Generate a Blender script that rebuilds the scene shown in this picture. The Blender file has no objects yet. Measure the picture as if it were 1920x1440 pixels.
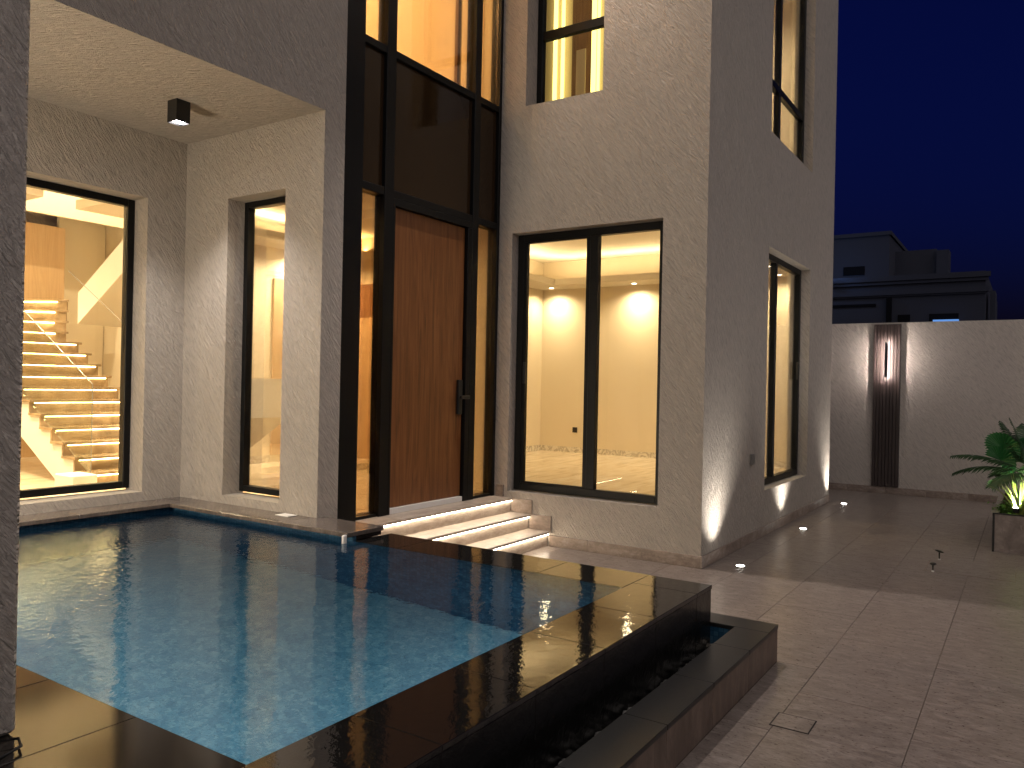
import bpy, bmesh, math, random
from mathutils import Vector, Matrix
random.seed(7)
R = math.radians
scene = bpy.context.scene
COL = scene.collection

# ------------------------------------------------------------------ camera
CAM = Vector((-6.807, -2.431, 1.6))
F_PX, YAW, PITCH, ROLL = 1477.7, 0.582328, 0.001295, 0.020448
fw = Vector((math.cos(YAW)*math.cos(PITCH), math.sin(YAW)*math.cos(PITCH), math.sin(PITCH)))
rt = fw.cross(Vector((0, 0, 1))).normalized(); up = rt.cross(fw)
RT = math.cos(ROLL)*rt + math.sin(ROLL)*up
UP = -math.sin(ROLL)*rt + math.cos(ROLL)*up
cam_d = bpy.data.cameras.new('camera'); cam = bpy.data.objects.new('camera', cam_d); COL.objects.link(cam)
cam_d.sensor_width = 36; cam_d.lens = F_PX/1920*36; cam_d.clip_start = .05; cam_d.clip_end = 2000
m = Matrix.Identity(4)
for i in range(3):
    m[i][0], m[i][1], m[i][2], m[i][3] = RT[i], UP[i], -fw[i], CAM[i]
cam.matrix_world = m
scene.camera = cam

def on(px, py, ax, val):
    """photo pixel (1920x1440) -> the point on the plane ax = val"""
    d = fw + RT*((px-960)/F_PX) + UP*((720-py)/F_PX)
    i = 'xyz'.index(ax)
    return CAM + d*((val-CAM[i])/d[i])

# ------------------------------------------------------------------ world, fill light, exposure
world = bpy.data.worlds.new('World'); scene.world = world; world.use_nodes = True
wn = world.node_tree.nodes; wl = world.node_tree.links; wn.clear()
sky = wn.new('ShaderNodeTexSky'); sky.sky_type = 'NISHITA'; sky.sun_disc = False
sky.sun_elevation = R(-2.0); sky.sun_rotation = R(200); sky.air_density = 1.0; sky.dust_density = .3; sky.ozone_density = 6
tint = wn.new('ShaderNodeMix'); tint.data_type = 'RGBA'; tint.blend_type = 'MULTIPLY'; tint.inputs[0].default_value = 1
tint.inputs[7].default_value = (.7, 1.35, 2.3, 1)
bg = wn.new('ShaderNodeBackground'); bg.inputs[1].default_value = .15
wo = wn.new('ShaderNodeOutputWorld')
wl.new(sky.outputs[0], tint.inputs[6]); wl.new(tint.outputs[2], bg.inputs[0]); wl.new(bg.outputs[0], wo.inputs[0])

sun_d = bpy.data.lights.new('night_glow', 'SUN'); sun = bpy.data.objects.new('night_glow', sun_d); COL.objects.link(sun)
sun_d.energy = 1.4; sun_d.angle = R(110); sun_d.color = (1, .90, .80)
sun.rotation_euler = Vector((.66, .74, -1.1)).to_track_quat('-Z', 'Y').to_euler()

vs = scene.view_settings
vs.view_transform = 'Standard'; vs.look = 'None'; vs.exposure = 0; vs.gamma = 1; vs.use_curve_mapping = False
cy = scene.cycles
cy.use_denoising = True; cy.denoiser = 'OPENIMAGEDENOISE'
cy.use_adaptive_sampling = True; cy.adaptive_threshold = .02
cy.max_bounces = 8; cy.diffuse_bounces = 4; cy.glossy_bounces = 5; cy.transmission_bounces = 8; cy.transparent_max_bounces = 16
cy.caustics_reflective = False; cy.caustics_refractive = False
cy.sample_clamp_indirect = 4; cy.blur_glossy = .5

# ------------------------------------------------------------------ node helpers and materials
class N:
    def __init__(s, name):
        s.m = bpy.data.materials.new(name); s.m.use_nodes = True
        s.t = s.m.node_tree; s.t.nodes.clear()
        s.out = s.t.nodes.new('ShaderNodeOutputMaterial')
    def n(s, typ, **kw):
        x = s.t.nodes.new('ShaderNode'+typ)
        for k, v in kw.items(): setattr(x, k, v)
        return x
    def set(s, sock, v):
        if isinstance(v, bpy.types.NodeSocket): s.t.links.new(v, sock)
        elif v is not None:
            if isinstance(v, (tuple, list)) and len(v) == 3 and sock.type == 'RGBA': v = (*v, 1)
            sock.default_value = v
    def math(s, op, a, b=None, clamp=False):
        x = s.n('Math', operation=op, use_clamp=clamp); s.set(x.inputs[0], a)
        if b is not None: s.set(x.inputs[1], b)
        return x.outputs[0]
    def xyz(s, v):
        x = s.n('SeparateXYZ'); s.set(x.inputs[0], v); return x.outputs
    def vec(s, a, b, c):
        x = s.n('CombineXYZ'); s.set(x.inputs[0], a); s.set(x.inputs[1], b); s.set(x.inputs[2], c); return x.outputs[0]
    def vmath(s, op, a, b=None):
        x = s.n('VectorMath', operation=op); s.set(x.inputs[0], a)
        if b is not None: s.set(x.inputs[1], b)
        return x.outputs[0]
    def noise(s, vec, scale, detail=3, rough=.55, dist=0, out=0):
        x = s.n('TexNoise'); s.set(x.inputs['Vector'], vec); s.set(x.inputs['Scale'], scale)
        s.set(x.inputs['Detail'], detail); s.set(x.inputs['Roughness'], rough); s.set(x.inputs['Distortion'], dist)
        return x.outputs[out]
    def ramp(s, fac, stops):
        x = s.n('ValToRGB'); e = x.color_ramp.elements
        while len(e) < len(stops): e.new(.5)
        for el, (p, c) in zip(e, stops):
            el.position = p; el.color = (*c, 1) if len(c) == 3 else c
        s.set(x.inputs[0], fac); return x.outputs[0]
    def mix(s, fac, a, b, blend='MIX'):
        x = s.n('Mix', data_type='RGBA', blend_type=blend); s.set(x.inputs[0], fac); s.set(x.inputs[6], a); s.set(x.inputs[7], b)
        return x.outputs[2]
    def bump(s, h, dist, strength=1, normal=None):
        x = s.n('Bump'); x.inputs['Distance'].default_value = dist; x.inputs['Strength'].default_value = strength
        s.set(x.inputs['Height'], h)
        if normal is not None: s.set(x.inputs['Normal'], normal)
        return x.outputs[0]
    def pos(s): return s.n('NewGeometry').outputs['Position']
    def nor(s): return s.n('NewGeometry').outputs['True Normal']
    def obj(s): return s.n('TexCoord').outputs['Object']
    def rnd(s): return s.n('ObjectInfo').outputs['Random']
    def bsdf(s, col, rough=.5, metal=0, normal=None, ior=1.45, spec=.5, coat=0, coat_rough=.03):
        p = s.n('BsdfPrincipled')
        s.set(p.inputs['Base Color'], col); s.set(p.inputs['Roughness'], rough); s.set(p.inputs['Metallic'], metal)
        s.set(p.inputs['IOR'], ior); s.set(p.inputs['Specular IOR Level'], spec)
        s.set(p.inputs['Coat Weight'], coat); s.set(p.inputs['Coat Roughness'], coat_rough)
        if normal is not None: s.set(p.inputs['Normal'], normal)
        s.t.links.new(p.outputs[0], s.out.inputs[0]); return p
    def surf(s, sh): s.t.links.new(sh, s.out.inputs[0])

M = {}
def plane_coords(k):
    """(a, b): metres along a wall and up it; on floors and soffits x and y"""
    P = k.xyz(k.pos()); Nn = k.xyz(k.nor())
    ax = k.math('ABSOLUTE', Nn[0]); ay = k.math('ABSOLUTE', Nn[1]); az = k.math('ABSOLUTE', Nn[2])
    a = k.math('SUBTRACT', k.math('MULTIPLY', k.math('ADD', ay, az), P[0]), k.math('MULTIPLY', ax, P[1]))
    b = k.math('ADD', k.math('MULTIPLY', k.math('SUBTRACT', 1., az), P[2]), k.math('MULTIPLY', az, P[1]))
    return a, b

def stucco(name, col, depth=.024):
    k = N(name); a, b = plane_coords(k)
    p = k.math('ADD', k.math('MULTIPLY', a, .80), k.math('MULTIPLY', b, .60))      # across the strokes
    q = k.math('SUBTRACT', k.math('MULTIPLY', a, .60), k.math('MULTIPLY', b, .80))  # along them
    warp = k.noise(k.vec(a, b, 0.), 3.5, 2)
    p2 = k.math('ADD', p, k.math('MULTIPLY', warp, .05))
    strokes = k.noise(k.vec(k.math('MULTIPLY', p2, 54.), k.math('MULTIPLY', q, 8.), 0.), 1., 3, .6, .3)
    ridge = k.math('POWER', k.math('ABSOLUTE', k.math('SUBTRACT', strokes, .5)), .8)
    fine = k.noise(k.vec(a, b, 0.), 150., 2)
    h = k.math('ADD', k.math('ADD', k.math('MULTIPLY', ridge, 1.5), k.math('MULTIPLY', strokes, .7)), k.math('MULTIPLY', fine, .22))
    blot = k.noise(k.vec(a, b, .7), .9, 4)
    c = k.mix(k.math('MULTIPLY', blot, .5), col, tuple(x*.78 for x in col))
    c = k.mix(k.math('MULTIPLY', k.math('SUBTRACT', .56, strokes, True), 3.2, True), c, tuple(x*.60 for x in col))
    spots = k.noise(k.vec(a, b, 3.), 9., 1)
    c = k.mix(k.math('MULTIPLY', k.math('GREATER_THAN', spots, .77), .25), c, tuple(x*.55 for x in col))
    k.bsdf(c, .9, normal=k.bump(h, depth), spec=.2); M[name] = k.m
stucco('stucco', (.53, .478, .422))
stucco('stucco_boundary', (.62, .565, .51), .024)

def stone(name, base, dark, light, rough, streak=(2.2, .55), bump=.0006, vein=.5, tint=.12):
    k = N(name); a, b = plane_coords(k); r = k.rnd()
    off = k.math('MULTIPLY', r, 37.)
    v = k.vec(k.math('ADD', k.math('MULTIPLY', a, streak[0]), off), k.math('MULTIPLY', b, streak[1]), off)
    n1 = k.noise(v, 3.2, 6, .62, .6); n2 = k.noise(v, 14., 4, .6, .3)
    vn = k.noise(v, 5., 3, .6, 1.6)
    line = k.math('SUBTRACT', 1., k.math('MULTIPLY', k.math('ABSOLUTE', k.math('SUBTRACT', vn, .5)), 26.), True)
    fossils = k.noise(k.vec(a, k.math('MULTIPLY', b, .45), off), 34., 1, .5)
    c = k.ramp(k.math('ADD', k.math('MULTIPLY', n1, .65), k.math('MULTIPLY', n2, .35)), [(.36, dark), (.5, base), (.66, light)])
    c = k.mix(k.math('MULTIPLY', line, vein), c, dark)
    c = k.mix(k.math('MULTIPLY', k.math('GREATER_THAN', fossils, .74), .5), c, light)
    c = k.mix(k.math('MULTIPLY', r, tint), c, dark)
    rr = k.math('ADD', rough, k.math('MULTIPLY', k.math('SUBTRACT', n2, .5), .25))
    k.bsdf(c, rr, normal=k.bump(n2, bump)); M[name] = k.m
stone('paving_stone', (.195, .163, .145), (.120, .098, .086), (.29, .25, .228), .31, (7., 2.8), vein=.45)
stone('step_stone', (.42, .355, .30), (.28, .225, .185), (.55, .48, .42), .38, (.7, 2.5))
stone('skirting_stone', (.26, .205, .17), (.16, .122, .10), (.40, .34, .30), .45, (1.5, 2.5))
stone('kerb_stone', (.145, .108, .088), (.085, .062, .05), (.22, .17, .14), .5, (2.4, .8))
stone('planter_stone', (.20, .165, .15), (.12, .10, .09), (.30, .26, .24), .35, (1, 1))
stone('coping_stone', (.115, .095, .083), (.07, .057, .05), (.18, .15, .13), .16, (2.4, .8))

def granite(name, col, rough, wet):
    k = N(name); P = k.pos()
    sp = k.noise(P, 260., 2, .6)
    c = k.ramp(sp, [(.35, tuple(x*.6 for x in col)), (.62, col), (.78, tuple(x*2.2+.01 for x in col))])
    nrm = None
    if wet:
        w = k.noise(k.vmath('MULTIPLY', P, (13., 13., 13.)), 1., 4, .65, .4)
        nrm = k.bump(w, wet)
    k.bsdf(c, rough, normal=nrm, spec=.75 if wet else .42); M[name] = k.m
granite('wet_granite', (.012, .011, .0105), .02, .0009)
granite('deck_granite', (.022, .018, .015), .10, 0)
granite('kerb_granite', (.017, .017, .0165), .33, 0)
granite('weir_granite', (.006, .006, .006), .2, .004)

def plain(name, col, rough=.5, metal=0, spec=.5, coat=0, grain=0):
    k = N(name)
    nz = k.noise(k.pos(), 90. if not grain else grain, 3)
    c = k.mix(k.math('MULTIPLY', nz, .35), col, tuple(x*.7 for x in col))
    k.bsdf(c, rough, metal, spec=spec, coat=coat); M[name] = k.m
plain('black_aluminium', (.004, .004, .004), .42, 0, spec=.25)
plain('black_metal', (.012, .012, .012), .4)
plain('white_metal', (.75, .74, .72), .35)
plain('grey_metal', (.3, .29, .28), .35, .7)
plain('room_paint', (.78, .68, .52), .75, spec=.2)
plain('ceiling_paint', (.82, .76, .66), .8, spec=.2)
plain('upper_room_paint', (.78, .64, .46), .8, spec=.2)
plain('white_paint', (.82, .78, .70), .6)
plain('soil', (.05, .035, .022), .95, spec=.1, grain=30)
plain('grout', (.14, .115, .098), .95, spec=.1)
plain('white_card', (.8, .78, .75), .6)
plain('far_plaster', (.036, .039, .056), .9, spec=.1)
plain('far_dark', (.006, .006, .008), .9, spec=.05)
plain('slat_black', (.008, .008, .008), .6)
plain('ground_earth', (.06, .05, .045), .95)
plain('rubber', (.01, .01, .01), .7)
plain('mirror_stone', (.05, .04, .03), .15)

def wood(name, dark, base, light, sx=(26, 26, 1.0), rough=.42):
    k = N(name); P = k.pos()
    a, b = plane_coords(k)
    v = k.vec(k.math('MULTIPLY', a, sx[0]), k.math('MULTIPLY', b, sx[2]), 0.)
    n1 = k.noise(v, 1., 4, .6, .8)
    n2 = k.noise(k.vec(k.math('MULTIPLY', a, 5.), k.math('MULTIPLY', b, .35), 0.), 1., 2, .5, .4)
    cath = k.math('SINE', k.math('MULTIPLY', k.math('ADD', n2, k.math('MULTIPLY', n1, .12)), 70.))
    pores = k.noise(k.vec(k.math('MULTIPLY', a, 260.), k.math('MULTIPLY', b, 9.), 0.), 1., 2)
    f = k.math('ADD', k.math('MULTIPLY', n1, .6), k.math('ADD', k.math('MULTIPLY', cath, .06), k.math('MULTIPLY', pores, .3)))
    c = k.ramp(f, [(.22, dark), (.48, base), (.74, light)])
    k.bsdf(c, rough, normal=k.bump(pores, .0004)); M[name] = k.m
wood('door_wood', (.085, .029, .008), (.175, .066, .020), (.25, .105, .036))
wood('panel_wood', (.40, .26, .14), (.50, .34, .19), (.57, .41, .25))
wood('dark_wood', (.10, .045, .018), (.19, .088, .036), (.27, .135, .06))
wood('slat_wood', (.024, .016, .014), (.042, .029, .026), (.06, .044, .04), rough=.5)

def marble_floor():
    k = N('marble_floor'); P = k.pos()
    v = k.vmath('MULTIPLY', P, (.5, 2.6, 1.))
    n = k.noise(v, 2.2, 6, .6, 1.5)
    c = k.ramp(n, [(.3, (.48, .36, .22)), (.5, (.70, .58, .42)), (.7, (.80, .70, .55))])
    k.bsdf(c, .14); M['marble_floor'] = k.m
    k = N('marble_skirting'); v = k.vmath('MULTIPLY', k.pos(), (1.5, 1.5, 1.5))
    n = k.noise(v, 2.5, 5, .6, 2.5)
    l = k.math('SUBTRACT', 1., k.math('MULTIPLY', k.math('ABSOLUTE', k.math('SUBTRACT', n, .5)), 14.), True)
    k.bsdf(k.mix(k.math('MULTIPLY', l, .7), (.78, .72, .62), (.25, .2, .14)), .2); M['marble_skirting'] = k.m
    k = N('stair_marble'); n = k.noise(k.pos(), 3., 6, .65, 1.2)
    k.bsdf(k.ramp(n, [(.3, (.14, .095, .05)), (.5, (.27, .19, .11)), (.72, (.46, .35, .22))]), .22); M['stair_marble'] = k.m
marble_floor()

def glass(name, col, f0=.04, boost=.6):
    k = N(name)
    fr = k.n('Fresnel'); fr.inputs[0].default_value = 1.5
    tr = k.n('BsdfTransparent'); k.set(tr.inputs[0], col)
    gl = k.n('BsdfGlossy'); gl.inputs['Roughness'].default_value = 0.0; k.set(gl.inputs[0], (.9, .9, .9))
    mx = k.n('MixShader'); k.set(mx.inputs[0], k.math('MULTIPLY', fr.outputs[0], boost))
    k.t.links.new(tr.outputs[0], mx.inputs[1]); k.t.links.new(gl.outputs[0], mx.inputs[2]); k.surf(mx.outputs[0]); M[name] = k.m
glass('window_glass', (.96, .96, .94))
glass('bronze_glass', (.80, .70, .55))
glass('stair_glass', (.93, .96, .93))
k = N('spandrel_glass'); k.bsdf((.026, .014, .006), .06, spec=.3); M['spandrel_glass'] = k.m

def water():
    k = N('pool_water'); P = k.pos()
    P2 = k.vmath('MULTIPLY', P, (1., 1., 1.))
    n1 = k.noise(P2, 5., 3, .55, .3); n2 = k.noise(P2, 22., 2, .5, .2)
    # livelier water near the inlet by the stair window
    X = k.xyz(P)
    d = k.vmath('DISTANCE', P, (-4.3, 3.2, .465))
    dist = k.t.nodes[-1].outputs['Value']
    live = k.math('SUBTRACT', 1., k.math('DIVIDE', dist, 2.6), True)
    n0 = k.noise(P2, 1.7, 2, .5, .3)
    h = k.math('ADD', k.math('ADD', k.math('MULTIPLY', n1, .85), k.math('MULTIPLY', n0, 1.6)), k.math('MULTIPLY', n2, k.math('ADD', .42, k.math('MULTIPLY', live, 2.4))))
    g = k.n('BsdfGlass'); k.set(g.inputs['Color'], (.86, .96, 1.)); g.inputs['Roughness'].default_value = 0; g.inputs['IOR'].default_value = 1.33
    k.set(g.inputs['Normal'], k.bump(h, .0021)); k.surf(g.outputs[0]); M['pool_water'] = k.m
water()

def mosaic(name, cols, size=.024, rough=.25):
    k = N(name); P = k.pos()
    g = k.vmath('SCALE', P); k.t.nodes[-1].inputs['Scale'].default_value = 1/size
    g = k.vmath('ADD', g, (.31, .37, .43))
    cell = k.vmath('FLOOR', g); fr = k.xyz(k.vmath('FRACTION', g))
    w = k.n('TexWhiteNoise', noise_dimensions='3D'); k.set(w.inputs[0], cell)
    big = k.noise(P, 9., 5, .65, .5)
    f = k.math('ADD', k.math('MULTIPLY', w.outputs[0], .28), k.math('MULTIPLY', big, .72))
    c = k.ramp(f, [(.2, cols[0]), (.5, cols[1]), (.8, cols[2])])
    Nn = k.xyz(k.nor())
    def edge(i):
        e = k.math('GREATER_THAN', k.math('ABSOLUTE', k.math('SUBTRACT', fr[i], .5)), .45)
        return k.math('MULTIPLY', e, k.math('SUBTRACT', 1., k.math('ABSOLUTE', Nn[i])))
    gr = k.math('MAXIMUM', k.math('MAXIMUM', edge(0), edge(1)), edge(2))
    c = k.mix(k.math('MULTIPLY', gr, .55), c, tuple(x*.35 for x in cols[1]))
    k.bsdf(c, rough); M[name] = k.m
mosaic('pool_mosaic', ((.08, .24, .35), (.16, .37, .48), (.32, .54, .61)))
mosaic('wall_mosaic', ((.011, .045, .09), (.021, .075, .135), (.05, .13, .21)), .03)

def emit(name, col, s):
    k = N(name); e = k.n('Emission'); k.set(e.inputs[0], col); e.inputs[1].default_value = s; k.surf(e.outputs[0]); M[name] = k.m
WARM = (1., .66, .30); WARM2 = (1., .80, .55); COOL = (1., .93, .88)
emit('step_led', (1., .84, .62), 38)
emit('stair_led', (1., .74, .34), 26)
emit('cove_led', WARM, 7)
emit('down_lens', (1., .86, .62), 14)
emit('cool_lens', (1., .95, .95), 22)
emit('uplight_lens', (1., .95, .86), 26)
emit('bar_led', (1., .86, .78), 420)
emit('bath_led', (1., .84, .25), 3)
emit('blue_led', (.18, .42, 1.), .75)
emit('garden_lens', (1., 1., .8), 12)

def leaf(name, a, b, rough=.45):
    k = N(name); n = k.noise(k.pos(), 12., 3)
    p = k.bsdf(k.mix(n, a, b), rough)
    M[name] = k.m
leaf('frond_leaf', (.018, .045, .02), (.04, .085, .03))
leaf('fan_leaf', (.015, .10, .03), (.03, .17, .045))
leaf('blade_leaf', (.20, .26, .05), (.32, .38, .11))
leaf('cover_leaf', (.06, .16, .03), (.16, .30, .06))

# ------------------------------------------------------------------ object helpers
WLOC = {}
def thing(name, label, cat, base=(0, 0, 0), group=None):
    o = bpy.data.objects.new(name, None); COL.objects.link(o); o.location = base; o.empty_display_size = .1
    o['label'] = label; o['category'] = cat
    if group: o['group'] = group
    WLOC[o.name] = Vector(base); return o
def tag(o, label=None, cat=None, group=None, kind=None):
    if label: o['label'] = label
    if cat: o['category'] = cat
    if group: o['group'] = group
    if kind: o['kind'] = kind
    return o
def link(name, me, mat, parent=None, loc=(0, 0, 0), rot=None):
    """loc is a world location; the parent is never rotated"""
    o = bpy.data.objects.new(name, me); COL.objects.link(o)
    if mat is not None and not me.materials: me.materials.append(M[mat] if isinstance(mat, str) else mat)
    loc = Vector(loc)
    WLOC[o.name] = loc.copy()
    if parent is not None:
        o.parent = parent; loc = loc - WLOC[parent.name]
    o.location = loc
    if rot: o.rotation_euler = rot
    return o
def bm_mesh(bm, name, smooth=False):
    me = bpy.data.meshes.new(name); bm.to_mesh(me); bm.free()
    if smooth:
        for p in me.polygons: p.use_smooth = True
    return me
def bm_box(bm, lo, hi, bev=0):
    r = bmesh.ops.create_cube(bm, size=1)
    vs = r['verts']
    c = (Vector(lo)+Vector(hi))/2; d = Vector(hi)-Vector(lo)
    for v in vs: v.co = Vector((v.co.x*d.x, v.co.y*d.y, v.co.z*d.z)) + c
    if bev:
        es = list({e for v in vs for e in v.link_edges})
        bmesh.ops.bevel(bm, geom=es, offset=bev, segments=1, affect='EDGES')
BOXC = {}
def box_mesh(d, bev, mat):
    key = (tuple(round(x, 4) for x in d), bev, mat)
    if key not in BOXC:
        bm = bmesh.new(); bm_box(bm, Vector(d)*-.5, Vector(d)*.5, bev); me = bm_mesh(bm, 'box')
        me.materials.append(M[mat]); BOXC[key] = me
    return BOXC[key]
def box(name, x0, x1, y0, y1, z0, z1, mat, parent=None, bev=0):
    x0, x1 = min(x0, x1), max(x0, x1); y0, y1 = min(y0, y1), max(y0, y1); z0, z1 = min(z0, z1), max(z0, z1)
    me = box_mesh((x1-x0, y1-y0, z1-z0), bev, mat)
    return link(name, me, mat, parent, ((x0+x1)/2, (y0+y1)/2, (z0+z1)/2))
def multi(name, boxes, mat, parent=None, bev=0):
    bm = bmesh.new()
    c = Vector((0, 0, 0))
    for b in boxes: c += Vector(((b[0]+b[1])/2, (b[2]+b[3])/2, (b[4]+b[5])/2))
    c /= len(boxes)
    for b in boxes: bm_box(bm, Vector((b[0], b[2], b[4]))-c, Vector((b[1], b[3], b[5]))-c, bev)
    return link(name, bm_mesh(bm, name), mat, parent, c)
def frame_x(y0, y1, z0, z1, w, x0, x1, mids=(), bars=()):
    """boxes of a frame in a plane x = const; mids: (y, half) mullions; bars: (z, half) transoms"""
    r = [(x0, x1, y0, y0+w, z0, z1), (x0, x1, y1-w, y1, z0, z1), (x0, x1, y0+w, y1-w, z0, z0+w), (x0, x1, y0+w, y1-w, z1-w, z1)]
    for y, h in mids: r.append((x0+.004, x1-.004, y-h, y+h, z0+w, z1-w))
    for z, h in bars: r.append((x0+.007, x1-.007, y0+w, y1-w, z-h, z+h))
    return r
def swap(bs): return [(b[2], b[3], b[0], b[1], b[4], b[5]) for b in bs]
def wall(name, axis, n0, n1, a0, a1, z0, z1, holes, mat, parent):
    """solid wall: axis = its normal; n0..n1 thickness; a0..a1 along; holes (a, a, z, z)"""
    A = sorted({a0, a1, *[min(max(h[i], a0), a1) for h in holes for i in (0, 1)]})
    Z = sorted({z0, z1, *[min(max(h[i], z0), z1) for h in holes for i in (2, 3)]})
    def solid(i, j):
        if i < 0 or j < 0 or i >= len(A)-1 or j >= len(Z)-1: return False
        ca, cz = (A[i]+A[i+1])/2, (Z[j]+Z[j+1])/2
        return not any(h[0] < ca < h[1] and h[2] < cz < h[3] for h in holes)
    c = Vector(((n0+n1)/2, (a0+a1)/2, (z0+z1)/2)) if axis == 'x' else Vector(((a0+a1)/2, (n0+n1)/2, (z0+z1)/2))
    bm = bmesh.new(); vc = {}
    def V(n, a, z):
        key = (n, a, z)
        if key not in vc:
            p = Vector((n, a, z)) if axis == 'x' else Vector((a, n, z)); vc[key] = bm.verts.new(p-c)
        return vc[key]
    for i in range(len(A)-1):
        for j in range(len(Z)-1):
            if not solid(i, j): continue
            a, b, z, t = A[i], A[i+1], Z[j], Z[j+1]
            for n in (n0, n1): bm.faces.new([V(n, a, z), V(n, b, z), V(n, b, t), V(n, a, t)])
            if not solid(i-1, j): bm.faces.new([V(n0, a, z), V(n0, a, t), V(n1, a, t), V(n1, a, z)])
            if not solid(i+1, j): bm.faces.new([V(n0, b, z), V(n0, b, t), V(n1, b, t), V(n1, b, z)])
            if not solid(i, j-1): bm.faces.new([V(n0, a, z), V(n0, b, z), V(n1, b, z), V(n1, a, z)])
            if not solid(i, j+1): bm.faces.new([V(n0, a, t), V(n0, b, t), V(n1, b, t), V(n1, a, t)])
    bmesh.ops.recalc_face_normals(bm, faces=bm.faces)
    return link(name, bm_mesh(bm, name), mat, parent, c)
def cyl_mesh(r0, r1, h, seg=24, cap=True):
    bm = bmesh.new(); bmesh.ops.create_cone(bm, cap_ends=cap, segments=seg, radius1=r0, radius2=r1, depth=h); return bm_mesh(bm, 'round')
def cyl(name, c, r0, r1, h, mat, parent=None, rot=None, seg=24):
    me = cyl_mesh(r0, r1, h, seg); me.materials.append(M[mat]); return link(name, me, mat, parent, c, rot)
def tube_pts(bm, pts, rad, seg=8):
    rings = []
    for i, p in enumerate(pts):
        p = Vector(p); t = (Vector(pts[min(i+1, len(pts)-1)])-Vector(pts[max(i-1, 0)])).normalized()
        u = t.orthogonal().normalized(); w = t.cross(u)
        r = rad[i] if isinstance(rad, (list, tuple)) else rad
        rings.append([bm.verts.new(p+(u*math.cos(q)+w*math.sin(q))*r) for q in [2*math.pi*s/seg for s in range(seg)]])
    for a, b in zip(rings, rings[1:]):
        for s in range(seg): bm.faces.new([a[s], a[(s+1) % seg], b[(s+1) % seg], b[s]])
    bm.faces.new(rings[0][::-1]); bm.faces.new(rings[-1])
def lamp(name, typ, loc, energy, col, parent=None, target=None, **kw):
    d = bpy.data.lights.new(name, typ); d.energy = energy; d.color = col
    for k_, v in kw.items(): setattr(d, k_, v)
    o = bpy.data.objects.new(name, d); COL.objects.link(o)
    l = Vector(loc)
    o.rotation_euler = (Vector(target)-l).to_track_quat('-Z', 'Y').to_euler() if target is not None else (0, 0, 0)
    if parent is not None: o.parent = parent; l = l-WLOC[parent.name]
    o.location = l
    return o

# ------------------------------------------------------------------ ground and paving
FLOOR = .47; ZW = .465
g = box('ground', -400, 400, -400, 400, -1.6, -1.5, 'ground_earth'); tag(g, kind='structure')
pv = multi('paving', [(-13, -5.9, -6.2, 2.0, -.3, -.006), (-5.9, 7.2, -6.2, -1.0, -.3, -.006), (-2.2, 7.2, -1.0, 2.05, -.3, -.006), (5.3, 7.2, 2.05, 9, -.3, -.006)], 'grout')
tag(pv, 'taupe stone paving of large rectangular tiles around the villa', None, None, 'structure')
TW, TL = .5665, 1.131; GAP = .0025
tile_me = box_mesh((TL-GAP, TW-GAP, .02), .0012, 'paving_stone')
def cut(rects, e):
    out = []
    for (a, b, c, d) in rects:
        ea, eb, ec, ed = max(a, e[0]), min(b, e[1]), max(c, e[2]), min(d, e[3])
        if ea >= eb or ec >= ed: out.append((a, b, c, d)); continue
        out += [q for q in ((a, ea, c, d), (eb, b, c, d), (ea, eb, c, ec), (ea, eb, ed, d)) if q[1]-q[0] > 1e-6 and q[3]-q[2] > 1e-6]
    return out
def paving():
    keep_out = [(0, 5.308, 0, 20), (-20, -2.035, -1.204, 20), (-20, 0, 1.58, 20), (6.885, 20, -20, 20), (-20, -8.6, -20, 20), (-20, 20, -20, -6.2), (5.3, 20, 3.0, 20)]
    for j in range(-8, 10):
        y1 = -.862 - j*TW; y0 = y1-TW
        sh = (-1.89 if j % 2 == 0 else -2.455) + (.3 if j == 2 else 0)
        for i in range(-7, 9):
            rs = [(sh+i*TL, sh+i*TL+TL, y0, y1)]
            for e in keep_out: rs = cut(rs, e)
            for a, b, c, d in rs:
                if b-a < .006 or d-c < .006: continue
                full = abs(b-a-TL) < 1e-6 and abs(d-c-TW) < 1e-6
                me = tile_me if full else box_mesh((b-a-GAP, d-c-GAP, .02), .0012, 'paving_stone')
                link('paving_tile', me, 'paving_stone', pv, ((a+b)/2, (c+d)/2, -.01+random.uniform(-.0004, .0004)))
paving()

# ------------------------------------------------------------------ the villa
H = thing('house', 'two-storey villa with cream scratched render, black window frames and lit rooms', 'house', (2.6, 2.2, 0))
TOP = 8.2
wall('render_wall', 'y', 0, .25, 0, 5.308, 0, TOP, [(1.971, 3.928, .496, 3.186), (1.971, 3.928, 4.453, 7.1)], 'stucco', H)
wall('render_wall', 'x', 0, .25, .25, 2.34, 0, TOP, [(.421, 2.086, .502, 3.17), (1.071, 1.953, 4.469, 7.1)], 'stucco', H)
wall('render_wall', 'x', 5.058, 5.308, .25, 9.6, 0, TOP, [], 'stucco', H)
wall('portico_wall', 'x', -2.488, -2.27, 2.214, 4.235, .3, 3.721, [(2.654, 3.385, .6, 3.16)], 'stucco', H)
wall('portico_wall', 'y', 3.985, 4.235, -7.2, -2.488, .3, 3.721, [(-5.2, -2.857, .611, 3.157)], 'stucco', H)
wall('portico_wall', 'x', -7.4, -7.2, 2.214, 4.235, 0, 3.721, [], 'stucco', H)
box('soffit', -7.2, -2.488, 2.45, 3.985, 3.721, 3.95, 'stucco', H)
box('upper_wall', -7.4, -2.27, 2.214, 2.45, 3.721, TOP, 'stucco', H)
box('upper_wall', -2.488, -2.27, 2.45, 4.235, 3.721, TOP, 'stucco', H)
box('side_wall', -7.4, -7.15, 4.235, 9.6, 0, TOP, 'stucco', H)
box('back_wall', -7.4, 5.308, 9.6, 9.85, 0, TOP, 'stucco', H)
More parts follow.
